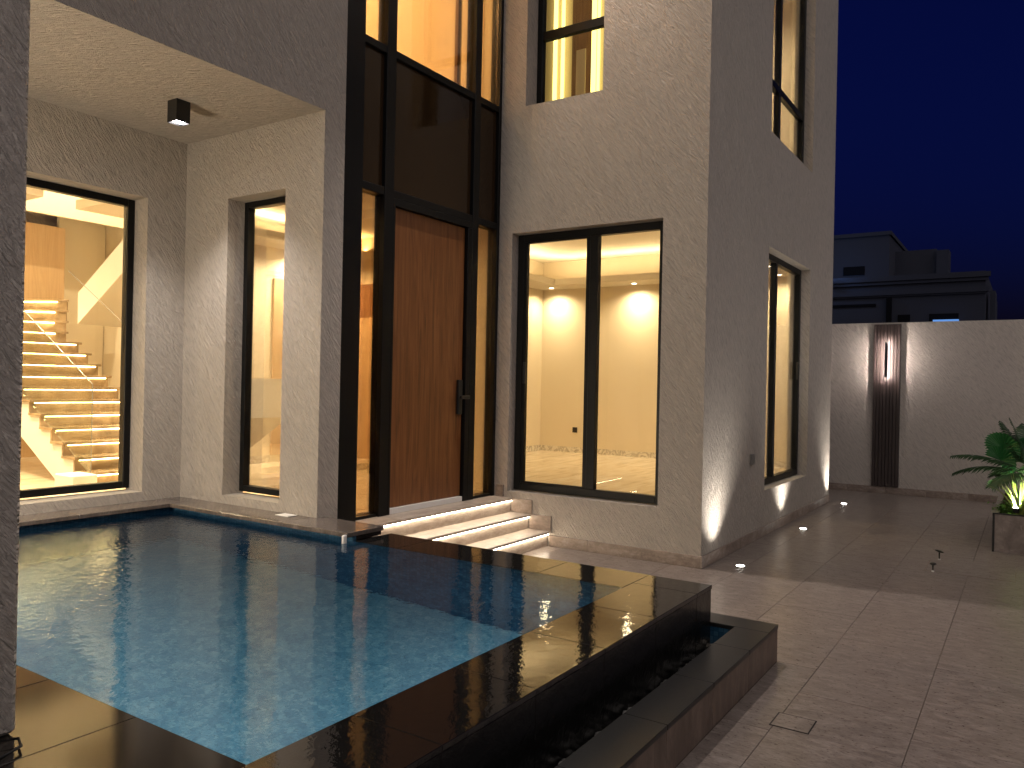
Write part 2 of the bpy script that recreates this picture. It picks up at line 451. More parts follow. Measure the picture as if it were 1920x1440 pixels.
box('roof_slab', -7.45, 5.36, 2.16, 9.9, TOP, TOP+.25, 'stucco', H)
box('roof_slab', -.05, 5.36, -.05, 2.16, TOP, TOP+.25, 'stucco', H)

# skirting tiles outside
def skirting(parent, name, axis, face, a0, a1, z0, z1, out, step=.5665, mat='skirting_stone'):
    a = a0
    while a < a1-.02:
        b = min(a+step, a1)
        t = .014+random.uniform(0, .002)
        if axis == 'x': box(name, face-out*t, face, a+.001, b-.001, z0, z1, mat, parent, .002)
        else: box(name, a+.001, b-.001, face-out*t, face, z0, z1, mat, parent, .002)
        a = b
skirting(H, 'skirting_tile', 'y', -.0005, -.016, 5.3, 0, .108, 1)
skirting(H, 'skirting_tile', 'x', -.0005, 0, 1.56, 0, .108, 1)
box('skirting_tile', -.016, -.0005, 1.545, 1.80, .150, .296, 'skirting_stone', H, .002)
box('skirting_tile', -.016, -.0005, 1.772, 2.02, .298, .436, 'skirting_stone', H, .002)
box('skirting_tile', -.022, -.0005, 2.124, 2.21, .442, .562, 'skirting_stone', H, .002)
box('outdoor_socket', 1.405, 1.50, -.03, -.0005, .82, .93, 'grey_metal', H, .004)

# windows
def window_x(x, y0, y1, z0, z1, w, mids=(), bars=(), glassmat='window_glass', label=None, handle=None, sash=None):
    f = multi('window', frame_x(y0, y1, z0, z1, w, x, x+.075, mids, bars), 'black_aluminium', H, .003)
    if label: f['label'] = label
    ys = [y0+w]+[v for q in mids for v in (q[0]-q[1], q[0]+q[1])]+[y1-w]
    zs = [z0+w]+[v for q in bars for v in (q[0]-q[1], q[0]+q[1])]+[z1-w]
    for i in range(0, len(ys), 2):
        for j in range(0, len(zs), 2):
            box('pane', x+.032, x+.038, ys[i], ys[i+1], zs[j], zs[j+1], glassmat, f)
    if sash:
        s0, s1 = sash; b = .045
        multi('sash', frame_x(s0, s1, z0+w*.6, z1-w*.6, b, x+.012, x+.06), 'black_aluminium', f, .002)
    if handle: box('handle', x-.022, x+.01, handle[0], handle[0]+.03, handle[1], handle[1]+.22, 'black_metal', f, .004)
    return f
def window_y(y, x0, x1, z0, z1, w, mids=(), bars=(), glassmat='window_glass', label=None, handle=None):
    f = multi('window', swap(frame_x(x0, x1, z0, z1, w, y, y+.075, mids, bars)), 'black_aluminium', H, .003)
    if label: f['label'] = label
    xs = [x0+w]+[v for q in mids for v in (q[0]-q[1], q[0]+q[1])]+[x1-w]
    zs = [z0+w]+[v for q in bars for v in (q[0]-q[1], q[0]+q[1])]+[z1-w]
    for i in range(0, len(xs), 2):
        for j in range(0, len(zs), 2):
            box('pane', xs[i], xs[i+1], y+.032, y+.038, zs[j], zs[j+1], glassmat, f)
    if handle: box('handle', handle[0]-.03, handle[0], y-.022, y+.01, handle[1], handle[1]+.22, 'black_metal', f, .004)
    return f
window_x(.115, .424, 2.083, .512, 3.167, .075, [(1.19, .045)], label='tall black sliding window of the bright corner room', handle=(1.955, 1.62), sash=(1.235, 2.02))
window_x(.2, 1.074, 1.95, 4.472, 7.1, .06, bars=[(5.25, .045)])
window_y(.115, 1.974, 3.925, .506, 3.183, .07, [(2.75, .04)], handle=(3.83, 1.75))
window_y(.115, 1.974, 3.925, 4.456, 7.1, .07, [(2.75, .035)], [(5.17, .04)])
window_y(4.175, -5.197, -2.86, .63, 3.154, .06, label='wide fixed window before the lit staircase')
window_x(-2.32, 2.657, 3.382, .62, 3.157, .05, label='narrow fixed window beside the pool')

# curtain wall with the door
CW = thing('curtain_wall', 'tall black-framed glazed entrance screen with dark glass above the wooden door', 'glazed screen', (-1.1, 2.3, .44))
YG = 2.265
def cw(name, x0, x1, z0, z1, y0=YG-.02, y1=YG+.10): return box(name, x0, x1, y0, y1, z0, z1, 'black_aluminium', CW, .003)
cw('post', -2.268, -2.05, .44, TOP-.01, 2.222, YG+.12)
cw('mullion', -1.757, -1.64, .44, TOP-.01)
cw('mullion', -.475, -.375, .44, TOP-.01)
cw('post', -.045, -.002, .44, TOP-.01)
SP = [(-2.05, -1.757), (-1.64, -.475), (-.375, -.045)]
for a, b in SP:
    cw('transom', a, b, 3.215, 3.285, YG-.015, YG+.095)
    cw('transom', a, b, 4.44, 4.505, YG-.015, YG+.095)
    box('spandrel_pane', a, b, YG+.02, YG+.03, 3.285, 4.44, 'spandrel_glass', CW)
    box('pane', a, b, YG+.02, YG+.028, 4.505, TOP-.01, 'bronze_glass', CW)
for a, b in (SP[0], SP[2]):
    cw('bottom_rail', a, b, .44, .465, YG, YG+.09)
    box('pane', a, b, YG+.03, YG+.038, .465, 3.215, 'bronze_glass', CW)
cw('door_frame', -1.64, -1.612, .44, 3.15); cw('door_frame', -.546, -.476, .44, 3.15); cw('door_frame', -1.64, -.476, 3.15, 3.214)
D = box('door', -1.609, -.549, YG+.02, YG+.08, .492, 3.147, 'door_wood', CW, .003)
D['label'] = 'tall vertical-grain brown wooden door leaf with black lever lock'
multi('handle', [(-.64, -.575, YG-.012, YG+.0195, 1.30, 1.64), (-.625, -.59, YG-.055, YG-.012, 1.455, 1.485), (-.66, -.52, YG-.067, YG-.055, 1.452, 1.488)], 'black_metal', D, .004)
box('threshold', -1.608, -.55, YG-.012, YG+.10, .4405, .489, 'white_metal', CW, .002)

# entrance steps
ST = thing('entrance_steps', 'three lit stone steps rising to the wooden front door', 'steps', (-1.15, 1.8, 0))
SX0 = -2.30
def tread(y0, y1, z, mat='step_stone'):
    n = 4; L = -.018-SX0
    for i in range(n): box('tread', SX0+L*i/n+.0008, SX0+L*(i+1)/n-.0008, y0, y1, z-.024, z, mat, ST, .0025)
tread(2.005, 2.37, .440); tread(1.785, 2.03, .294); tread(1.555, 1.81, .148)
for y, z in ((2.03, .440), (1.81, .294), (1.58, .148)):
    box('riser', SX0, -.018, y, y+.02, z-.147 if z > .15 else 0, z-.0245, 'step_stone', ST)
    box('led_strip', SX0+.01, -.02, y-.016, y-.006, z-.033, z-.0247, 'step_led', ST)
box('step_core', SX0, -.018, 2.051, 2.37, .0, .4155, 'grout', ST)
box('step_core', SX0, -.018, 1.831, 2.049, .0, .2695, 'grout', ST)
box('step_core', SX0, -.018, 1.601, 1.829, .0, .1235, 'grout', ST)

# ------------------------------------------------------------------ rooms behind the glass (parts of the house)
def room(name, x0, x1, y0, y1, z0, z1, mat, skip='', t=.06):
    if 'w' not in skip: box(name+'_wall', x0-t, x0, y0, y1, z0, z1, mat, H)
    if 'e' not in skip: box(name+'_wall', x1, x1+t, y0, y1, z0, z1, mat, H)
    if 's' not in skip: box(name+'_wall', x0, x1, y0-t, y0, z0, z1, mat, H)
    if 'n' not in skip: box(name+'_wall', x0, x1, y1, y1+t, z0, z1, mat, H)
def downlight(x, y, z, e=14, where='corner room', col=(1., .80, .49)):
    o = thing('ceiling_downlight', 'small round lamp recessed in the ceiling of the '+where, 'ceiling lamp', (x, y, z), 'ceiling lamps of the '+where)
    cyl('trim', (x, y, z-.004), .05, .055, .006, 'white_metal', o)
    cyl('lens', (x, y, z-.0085), .036, .036, .003, 'down_lens', o)
    lamp('bulb', 'SPOT', (x, y, z-.02), e*6, col, o, (x, y, 0), spot_size=R(158), spot_blend=1., shadow_soft_size=.04)
def cove(x0, x1, y0, y1, zb, zc, wid, e, side='nesw', mat='ceiling_paint', lip=.1):
    """dropped border round a tray ceiling, light strips lying in the tray"""
    bs = []
    if 'n' in side: bs.append((x0, x1, y1-wid, y1, zb, zb+lip))
    if 's' in side: bs.append((x0, x1, y0, y0+wid, zb, zb+lip))
    ya = y0+wid if 's' in side else y0; yb = y1-wid if 'n' in side else y1
    if 'w' in side: bs.append((x0, x0+wid, ya, yb, zb, zb+lip))
    if 'e' in side: bs.append((x1-wid, x1, ya, yb, zb, zb+lip))
    for b in bs: box('ceiling_border', *b, mat, H)
    h = zb+lip+.03
    def strip(c, sx, sy):
        o = lamp('cove_strip', 'AREA', c, e*max(sx, sy), (1., .76, .42), None, (c[0], c[1], c[2]+1), shape='RECTANGLE', size=sx, size_y=sy)
        o.rotation_euler = (math.pi, 0, 0)
    if 'n' in side: strip(((x0+x1)/2, y1-wid+.12, h), x1-x0-1, .06)
    if 's' in side: strip(((x0+x1)/2, y0+wid-.12, h), x1-x0-1, .06)
    if 'w' in side: strip((x0+wid-.12, (y0+y1)/2, h), .06, y1-y0-1)
    if 'e' in side: strip((x1-wid+.12, (y0+y1)/2, h), .06, y1-y0-1)

# corner room
box('room_floor', .25, 5.058, .25, 4.75, FLOOR-.15, FLOOR, 'marble_floor', H)
box('partition', .0, .25, 2.342, 3.0, .3, TOP, 'room_paint', H)
box('partition', .0, 1.45, 3.0005, 3.12, .3, 3.75, 'room_paint', H)
box('partition', 1.33, 1.45, 3.1205, 4.7495, .3, 3.75, 'room_paint', H)
box('partition', 1.33, 5.058, 4.75, 4.9, .3, 3.75, 'room_paint', H)
box('partition', .0, .25, 3.0005, 4.9, 3.76, TOP, 'room_paint', H)
box('partition', .25, 5.058, 4.75, 4.9, 3.76, TOP, 'room_paint', H)
box('hall_floor', -.0005, .249, 3.121, 4.9, FLOOR-.15, FLOOR, 'marble_floor', H)
box('hall_floor', .25, 1.329, 4.751, 4.9, FLOOR-.15, FLOOR, 'marble_floor', H)
box('hall_ceiling', -.0005, .249, 3.121, 4.9, 3.75, 4.33, 'ceiling_paint', H)
box('hall_panel', 1.75, 1.8, 4.901, 6.26, FLOOR, 3.05, 'dark_wood', H, .003)
box('hall_wall', 1.801, 1.9, 4.901, 6.299, FLOOR, 3.75, 'room_paint', H)
box('hall_panel', 1.71, 1.749, 5.35, 6.2, FLOOR, 2.55, 'panel_wood', H, .003)
box('room_lining', 5.03, 5.057, .25, 4.75, FLOOR, 3.75, 'room_paint', H)
box('room_lining', .2505, 1.95, .2505, .27, FLOOR, 3.75, 'room_paint', H); box('room_lining', 3.95, 5.03, .2505, .27, FLOOR, 3.75, 'room_paint', H)
box('floor_slab', .25, 5.058, .25, 4.75, 3.75, 4.33, 'ceiling_paint', H)
cove(1.46, 5.03, .27, 4.7495, 3.27, 3.75, .55, 9, 'nes')
box('skirting_board', 5.018, 5.0295, .28, 4.74, FLOOR, FLOOR+.09, 'marble_skirting', H)
box('skirting_board', .26, 5.017, 4.738, 4.7495, FLOOR, FLOOR+.09, 'marble_skirting', H)
s = on(1078, 806, 'x', 5.03); box('wall_socket', 5.02, 5.0295, s.y-.045, s.y+.045, s.z-.045, s.z+.045, 'black_metal', H, .002)
for p in ((4.76, 4.42), (4.78, 2.9), (4.78, 1.4), (2.6, 4.48), (2.6, .55), (3.9, .55), (4.76, .62)): downlight(p[0], p[1], 3.27, 21, 'bright corner room')

# hall behind the screen and the pool windows
box('hall_floor', -2.268, -.001, 2.372, 4.236, FLOOR-.15, FLOOR, 'marble_floor', H)
box('hall_floor', -7.15, -.001, 4.237, 9.6, FLOOR-.15, FLOOR, 'marble_floor', H)
box('hall_floor', -.0005, 5.058, 4.901, 9.6, FLOOR-.15, FLOOR, 'marble_floor', H)
box('hall_ceiling', -2.268, -.001, 2.40, 4.236, 3.75, 4.33, 'ceiling_paint', H)
box('hall_ceiling', -7.15, -.001, 4.237, 6.3, 3.75, 4.33, 'ceiling_paint', H)
box('hall_ceiling', -7.15, -2.7, 6.301, 9.6, 3.75, 4.33, 'ceiling_paint', H)
box('hall_ceiling', -.0005, 5.058, 4.901, 6.3, 3.75, 4.33, 'ceiling_paint', H)
box('hall_ceiling', -2.699, -.2, 6.301, 9.6, 5.6, 5.7, 'ceiling_paint', H)
box('hall_wall', -.25, 5.058, 6.3, 6.42, FLOOR, TOP-.05, 'room_paint', H)
box('hall_wall', -.25, -.13, 6.421, 9.6, FLOOR, TOP-.05, 'room_paint', H)
box('hall_panel', .42, 1.1, 6.27, 6.299, FLOOR+.1, 3.0, 'panel_wood', H, .003)
box('hall_panel', 1.105, 3.4, 6.27, 6.299, FLOOR, 3.05, 'dark_wood', H, .003)
box('hall_panel', 2.2, 2.9, 6.25, 6.269, FLOOR, 2.6, 'dark_wood', H, .003)
box('skirting_board', -.24, .415, 6.288, 6.2995, FLOOR, FLOOR+.1, 'marble_skirting', H)
box('hall_panel', -4.6, -.95, 9.1, 9.15, FLOOR, 3.70, 'panel_wood', H, .002)
box('hall_wall', -.94, -.26, 9.3, 9.36, FLOOR, 5.6, 'room_paint', H)
box('hall_lining', -7.14, -4.61, 9.1, 9.15, FLOOR, 3.74, 'room_paint', H)
box('hall_lining', -2.698, -.26, 8.6, 8.65, 3.76, 5.6, 'room_paint', H)
box('ceiling_border', -2.268, -1.85, 2.42, 6.3, 3.42, 3.52, 'ceiling_paint', H)
box('ceiling_border', -.4, -.002, 2.42, 4.9, 3.42, 3.52, 'ceiling_paint', H)
box('ceiling_border', -1.849, 3.5, 5.75, 6.299, 3.42, 3.52, 'ceiling_paint', H)
box('ceiling_border', -1.849, -.401, 2.42, 2.9, 3.42, 3.52, 'ceiling_paint', H)
for c_, sx, sy in (((-1.98, 4.2, 3.56), .06, 3.), ((.6, 5.9, 3.56), 4., .06), ((-1.1, 2.75, 3.56), 1.2, .06)):
    o = lamp('cove_strip', 'AREA', c_, 32*max(sx, sy), (1., .70, .34), None, (0, 0, 9), shape='RECTANGLE', size=sx, size_y=sy); o.rotation_euler = (math.pi, 0, 0)
for p in ((-2.05, 3.4), (-2.05, 5.0), (.75, 6.0), (2.2, 6.0), (-.3, 6.0), (-1.1, 2.65), (.7, 5.95), (1.3, 5.95)): downlight(p[0], p[1], 3.42, 42, 'entrance hall')
for p in ((-3.4, 5.2), (-5., 5.2), (-3.4, 7.2), (-4.4, 8.6), (-3., 8.6), (-5.5, 7.5)): downlight(p[0], p[1], 3.75, 85, 'stair hall')
o = lamp('cove_strip', 'AREA', (-4.2, 4.6, 3.5), 200, (1., .72, .36), None, (0, 0, 9), shape='RECTANGLE', size=3., size_y=.06); o.rotation_euler = (math.pi, 0, 0)
box('ceiling_border', -7.1, -2.75, 4.24, 4.9, 3.40, 3.47, 'ceiling_paint', H)
box('ceiling_border', -7.1, -2.75, 8.55, 9.095, 3.42, 3.49, 'ceiling_paint', H)
box('ceiling_border', -7.1, -2.75, 6.0, 6.5, 3.42, 3.49, 'ceiling_paint', H)
for yy, ee in ((8.68, 260), (6.38, 260), (6.12, 200)):
    o = lamp('cove_strip', 'AREA', (-4.6, yy, 3.53), ee, (1., .76, .42), None, (0, 0, 9), shape='RECTANGLE', size=4., size_y=.06); o.rotation_euler = (math.pi, 0, 0)
for p in ((-1.6, 7.2), (-.8, 8.2), (-2.2, 8.2)): downlight(p[0], p[1], 5.6, 85, 'stair well')

# upper rooms
room('upper_hall', -2.26, -.01, 2.5, 5.2, 4.335, 7.6, 'upper_room_paint', 's')
box('upper_ceiling', -2.32, .0, 2.4, 5.26, 7.6, 7.7, 'ceiling_paint', H)
box('upper_floor', -2.268, -.001, 2.40, 5.26, 4.331, 4.36, 'marble_floor', H)
box('upper_column', -.55, -.49, 2.42, 2.46, 4.365, 7.59, 'dark_wood', H)
for p in ((-1.7, 3.2), (-.7, 4.2), (-1.7, 4.4)): downlight(p[0], p[1], 7.6, 110, 'landing above the door')
room('upper_room', 1.9, 5.02, .27, 4.7, 4.335, 7.3, 'room_paint', 's')
box('upper_ceiling', .25, 5.058, .25, 4.75, 7.3, 7.4, 'ceiling_paint', H)
for p in ((4.0, 1.0), (3.0, 3.0), (4.4, 2.6)): downlight(p[0], p[1], 7.3, 60, 'upper side room')
# washroom behind the small upper window
room('washroom', .27, 1.8, .27, 4.7, 4.335, 7.3, 'mirror_stone', 'sw')
for px, w_ in ((1041, .022), (1055, .018), (1113, .026), (1122, .014)):
    a = on(px, 100, 'x', 1.7).y; box('vertical_light', 1.69, 1.72, a-w_, a+w_, 4.95, 7.0, 'bath_led', H)
box('washroom_lining', 1.765, 1.795, 1.9, 4.2, 4.7, 7.1, 'upper_room_paint', H)
a0, a1 = on(1110, 100, 'x', 1.74).y, on(1073, 100, 'x', 1.74).y; box('mirror', 1.735, 1.76, a0, a1, 4.9, 7.0, 'dark_wood', H)
a0, a1 = on(1098, 100, 'x', 1.72).y, on(1081, 100, 'x', 1.72).y; box('mirrored_panel', 1.715, 1.733, a0, a1, 4.9, 5.75, 'upper_room_paint', H)  # pink rectangle mirrored here, put in as a solid painted panel
box('vanity', 1.25, 1.68, 1.7, 4.2, 4.70, 4.86, 'white_paint', H)
downlight(.9, 1.6, 7.3, 5, 'upper washroom')

# ------------------------------------------------------------------ staircase inside
S = thing('staircase', 'indoor marble staircase with glowing strip under every tread', 'staircase', (-1.9, 6.5, FLOOR))
SL, SR, SY, RI, TR = -2.45, -1.30, 5.62, .143, .24
for k_ in range(11):
    z = FLOOR+RI*(k_+1); y = SY+TR*k_
    box('tread', SL-.02, SR+.03, y-.03, y+TR, z-.028, z, 'stair_marble', S, .002)
    box('riser', SL, SR, y, y+.03, z-RI+.0005, z-.029, 'stair_marble', S)
    box('led_strip', SL+.04, SR-.04, y-.014, y-.004, z-.04, z-.029, 'stair_led', S)
bm = bmesh.new()
prof = [(SY+.031, FLOOR)]
for k_ in range(11):
    prof += [(SY+.031+TR*k_, FLOOR+RI*(k_+1)-.03), (SY+.031+TR*(k_+1), FLOOR+RI*(k_+1)-.03)]
prof += [(SY+.031+TR*11, FLOOR+RI*8), (SY+.6, FLOOR)]
for x in (SL+.005, SR-.005): bm.faces.new([bm.verts.new((x+1.9, y-6.5, z-FLOOR)) for y, z in prof])
bmesh.ops.bridge_loops(bm, edges=list(bm.edges))
bmesh.ops.recalc_face_normals(bm, faces=bm.faces)
link('stringer', bm_mesh(bm, 'stringer'), 'white_paint', S, (-1.9, 6.5, FLOOR))
# winders turning to the right
yw = SY+TR*11
for q in range(4):
    z = FLOOR+RI*(12+q); a0 = R(8+19*q); L = 1.15
    piv = Vector((SR-.0, yw+.02, 0))
    bm = bmesh.new(); pts = [Vector((0, 0, 0))]+[Vector((-math.cos(t)*L, math.sin(t)*L, 0)) for t in (a0, a0+R(13), a0+R(26))]
    lo = [bm.verts.new(p+Vector((0, 0, -.026))) for p in pts]; hi = [bm.verts.new(p) for p in pts]
    bm.faces.new(lo); bm.faces.new(hi[::-1])
    for i in range(4): bm.faces.new([lo[i], lo[(i+1) % 4], hi[(i+1) % 4], hi[i]])
    bmesh.ops.recalc_face_normals(bm, faces=bm.faces)
    link('tread', bm_mesh(bm, 'tread'), 'stair_marble', S, (piv.x, piv.y, z))
    d = Vector((-math.cos(a0), math.sin(a0), 0)); mid = piv+d*L*.5
    rz = math.atan2(d.y, d.x)
    link('riser', box_mesh((L-.04, .025, RI-.03), 0, 'stair_marble'), 'stair_marble', S, (mid.x+.012*d.y, mid.y+.03, z-.027-(RI-.03)/2), (0, 0, rz))
    link('led_strip', box_mesh((L*.72, .012, .012), 0, 'stair_led'), 'stair_led', S, (mid.x-.018*d.y, mid.y-.004, z-.034), (0, 0, rz))
# second flight climbing back over the hall
bm = bmesh.new()
z0 = FLOOR+RI*15; prof = []
prof = [(yw-.05, z0+.10), (yw-.05-TR*10, z0+RI*10+.10), (yw-.05-TR*10, z0+RI*10-.32), (yw-.05, z0-.32)]
for x in (-1.22, -.27): bm.faces.new([bm.verts.new((x, y, z)) for y, z in prof])
bmesh.ops.bridge_loops(bm, edges=list(bm.edges)); bmesh.ops.recalc_face_normals(bm, faces=bm.faces)
for v in bm.verts: v.co -= Vector((-.75, 7., 3.))
link('upper_flight', bm_mesh(bm, 'upper_flight'), 'white_paint', S, (-.75, 7., 3.))
# glass balustrade
bm = bmesh.new()
for x in (SL+.02, SL+.032):
    bm.faces.new([bm.verts.new((x-SL, y-SY, z-FLOOR)) for y, z in ((SY-.02, FLOOR+.12), (SY-.02, FLOOR+1.05), (yw, FLOOR+RI*11+.95), (yw, FLOOR+RI*11+.02))])
bmesh.ops.bridge_loops(bm, edges=list(bm.edges)); bmesh.ops.recalc_face_normals(bm, faces=bm.faces)
link('glass_panel', bm_mesh(bm, 'glass_panel'), 'stair_glass', S, (SL, SY, FLOOR))
me = S.children[-1].data.copy(); link('glass_panel', me, None, S, (SR-.05, SY, FLOOR))
for x in (SL+.026, SR-.024):
    bm = bmesh.new(); tube_pts(bm, [(0, 0, -.93), (0, 0, 0)], .005, 6); tube_pts(bm, [(0, 0, 0), (0, yw-SY+.02, RI*11-.10)], .005, 6)
    link('glass_edge', bm_mesh(bm, 'glass_edge'), 'grey_metal', S, (x, SY-.02, FLOOR+1.05))
box('newel_block', SL-.25, SL, SY-.2, SY+.15, FLOOR, FLOOR+.145, 'white_paint', S, .01)

# ------------------------------------------------------------------ pool
PX0, PX1, PY0, PY1 = -5.28, -2.71, -.515, 3.76; LX, LY = -2.335, -.905; PB = -.75
PO = thing('swimming_pool', 'raised blue mosaic pool with glossy black overflow edge', 'pool', (-4, 1.5, 0))
box('pool_floor', PX0, PX1, PY0, PY1, PB-.1, PB, 'pool_mosaic', PO)
EZ = ZW-.004    # overflow edge, a film of water over it
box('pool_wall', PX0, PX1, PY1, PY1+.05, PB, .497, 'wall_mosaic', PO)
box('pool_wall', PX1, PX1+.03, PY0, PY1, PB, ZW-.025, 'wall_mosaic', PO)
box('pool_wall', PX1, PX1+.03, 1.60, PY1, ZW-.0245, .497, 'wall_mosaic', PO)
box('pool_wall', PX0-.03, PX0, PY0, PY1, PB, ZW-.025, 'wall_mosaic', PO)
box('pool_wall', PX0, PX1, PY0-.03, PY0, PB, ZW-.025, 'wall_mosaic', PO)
# front and side weir tiles
TLX = .5665
def run(name, a0, a1, mk, step=TLX):
    a = a0
    while a < a1-.01:
        b = min(a+step, a1); mk(name, a+.0012, b-.0012); a = b
zt0, zt1 = ZW-.0245, ZW-.001
xs_start = -4.277-TLX*4
run('edge_tile', xs_start, LX, lambda n, a, b: box(n, a, b, LY, PY0-.0005, zt0, zt1, 'wet_granite', PO, .002))
run('edge_tile', PY0, 1.58, lambda n, a, b: box(n, PX1+.0005, LX, a, b, zt0, zt1, 'wet_granite', PO, .002))
run('deck_tile', PY0, 3.70, lambda n, a, b: box(n, -5.86, PX0-.0005, a, b, zt0, zt1, 'deck_granite', PO, .002))
run('deck_tile', PY0, 3.70, lambda n, a, b: box(n, -6.54, -5.862, a, b, zt0, zt1, 'deck_granite', PO, .002))
run('weir_tile', xs_start, LX-.002, lambda n, a, b: box(n, a, b, LY+.004, LY+.02, -.12, zt0-.001, 'weir_granite', PO, .002))
run('weir_tile', LY+.02, 1.6, lambda n, a, b: box(n, LX-.02, LX-.004, a, b, -.12, zt0-.001, 'weir_granite', PO, .002))
box('pool_shell', PX1+.031, LX-.021, LY+.03, 3.7, -.3, zt0-.002, 'grout', PO)
box('pool_shell', -6.54, PX1, LY+.03, PY0-.031, -.3, zt0-.002, 'grout', PO)
box('pool_shell', -6.54, PX0-.031, PY0-.03, 3.7, -.3, zt0-.002, 'grout', PO)
# coping
run('coping_stone', 1.58, 3.68, lambda n, a, b: box(n, -2.79, -2.41 if a < 2.15 else -2.489, a, b, .498, .53, 'coping_stone', PO, .003), .7)
run('coping_stone', -7.15, -2.489, lambda n, a, b: box(n, a, b, 3.682, 3.984, .498, .53, 'coping_stone', PO, .003), .9)
box('coping_bed', -2.68, -2.42, 1.60, 2.21, ZW, .4975, 'deck_granite', PO)
box('coping_bed', -2.679, -2.49, 2.211, 3.98, .30, .4975, 'grout', PO)
box('coping_bed', -7.15, -2.69, 3.811, 3.98, .30, .4975, 'grout', PO)
box('coping_end', -2.83, -2.79, 1.575, 1.60, .445, .52, 'white_card', PO, .008)
wtr = box('pool_water', PX0, PX1, PY0, PY1, ZW-.001, ZW, 'pool_water')
me = bpy.data.meshes.new('pool_water'); me.from_pydata([(PX0+4, PY0-1.6, 0), (PX1+4, PY0-1.6, 0), (PX1+4, PY1-1.6, 0), (PX0+4, PY1-1.6, 0)], [], [(0, 1, 2, 3)])
me.materials.append(M['pool_water']); wtr.data = me; wtr.location = (-4, 1.6, ZW-.0015); tag(wtr, kind='structure')
for x, y, nx, lb, e in ((-4.6, PY0, 0, 'round lamp set in the pool wall below the overflow edge', 34), (-3.2, PY0, 0, 'round lamp set in the pool wall below the overflow edge', 30),
                        (PX0, .9, 1, 'round lamp set in the pool wall below the pillar', 30), (PX0, 2.2, 1, 'round lamp set in the pool wall below the pillar', 46), (PX0, 3.3, 1, 'round lamp set in the pool wall below the pillar', 46)):
    o = thing('underwater_lamp', lb, 'pool lamp', (x, y, .05), 'underwater lamps')
    d = Vector((1, 0, 0)) if nx else Vector((0, 1, 0)); c = Vector((x, y, .05)); ro = (0, R(90), 0) if nx else (R(90), 0, 0)
    cyl('ring', c+d*.008, .09, .09, .016, 'white_metal', o, ro)
    cyl('lens', c+d*.02, .07, .07, .006, 'garden_lens', o, ro)
    lamp('bulb', 'SPOT', c+d*.08+Vector((0, 0, .1)), e*.70, (.95, .97, 1.), o, c+d*1.5+Vector((0, 0, -1.25)), spot_size=R(150), spot_blend=1., shadow_soft_size=.12)

# catch basin in front of the weir
BX, BY, ZB = -2.035, -1.204, .217
KI = .195
B = thing('catch_basin', 'low black-topped trough with brown stone side below the pool overflow', 'basin', (-4, -1.1, 0))
xk = -2.035-TLX*8
run('kerb_tile', xk+.0, BX-KI, lambda n, a, b: box(n, a, b, BY-.004, BY+KI, ZB-.024, ZB, 'kerb_granite', B, .002))
run('kerb_tile', BY-.004, .02, lambda n, a, b: box(n, BX-KI+.0, BX+.004, a, b, ZB-.024, ZB, 'kerb_granite', B, .002))
run('side_tile', xk, BX, lambda n, a, b: box(n, a, b, BY, BY+.016, 0, ZB-.0245, 'kerb_stone', B, .0015))
run('side_tile', BY+.0165, .02, lambda n, a, b: box(n, BX-.016, BX, a, b, 0, ZB-.0245, 'kerb_stone', B, .0015))
box('basin_core', xk, BX-.017, BY+.017, BY+KI-.004, -.3, ZB-.0245, 'weir_granite', B)
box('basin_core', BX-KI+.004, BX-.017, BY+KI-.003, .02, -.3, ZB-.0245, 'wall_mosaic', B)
box('basin_floor', xk, BX-KI+.003, LY-.2, LY+.0035, -.32, .04, 'weir_granite', B)
box('basin_floor', LX-.003, BX-KI+.003, LY+.004, .02, -.32, .04, 'weir_granite', B)
box('basin_end', LX-.003, BX, .021, .06, -.3, ZB, 'kerb_granite', B)
def pebbles():
    bm = bmesh.new(); rr = random.Random(3)
    for i in range(620):
        if i < 480: p = Vector((rr.uniform(-4.9, LX+.12), rr.uniform(BY+KI+.01, LY-.01), rr.uniform(.02, .125)))
        else: p = Vector((rr.uniform(LX+.02, BX-KI-.02), rr.uniform(-1.0, -.1), rr.uniform(.0, .105)))
        s = rr.uniform(.012, .024)
        r = bmesh.ops.create_icosphere(bm, subdivisions=1, radius=1, matrix=Matrix.Translation(p) @ Matrix.Rotation(rr.uniform(0, 6), 4, 'Z') @ Matrix.Diagonal((s*1.3, s, s*.7, 1)))
    o = link('pebbles', bm_mesh(bm, 'pebbles', True), 'pebble_stone'); tag(o, 'small grey pebbles lying in the dark overflow trough', None, None, 'stuff')
k = N('pebble_stone'); k.bsdf(k.ramp(k.noise(k.pos(), 22., 2), [(.35, (.10, .095, .09)), (.55, (.25, .24, .23)), (.7, (.5, .48, .45))]), .4); M['pebble_stone'] = k.m
pebbles()

# ------------------------------------------------------------------ pillar, soffit lamp, small things round the pool
PI = thing('pillar', 'dark scratched-render pillar standing on the black pool deck', 'pillar', (-5.85, .5, ZW))
box('shaft', -6.14, -5.572, .232, .80, ZW+.003, TOP, 'stucco', PI, .012)
bm = bmesh.new(); tube_pts(bm, [(-5.75, .20, .482), (-5.66, .19, .480), (-5.60, .16, .479), (-5.62, .10, .479), (-5.70, .06, .479)], .005)
for v in bm.verts: v.co -= Vector((-5.65, .15, .48))
tag(link('cable', bm_mesh(bm, 'cable', True), 'rubber', None, (-5.65, .15, .48)), 'short black cable lying at the pillar foot', 'cable')

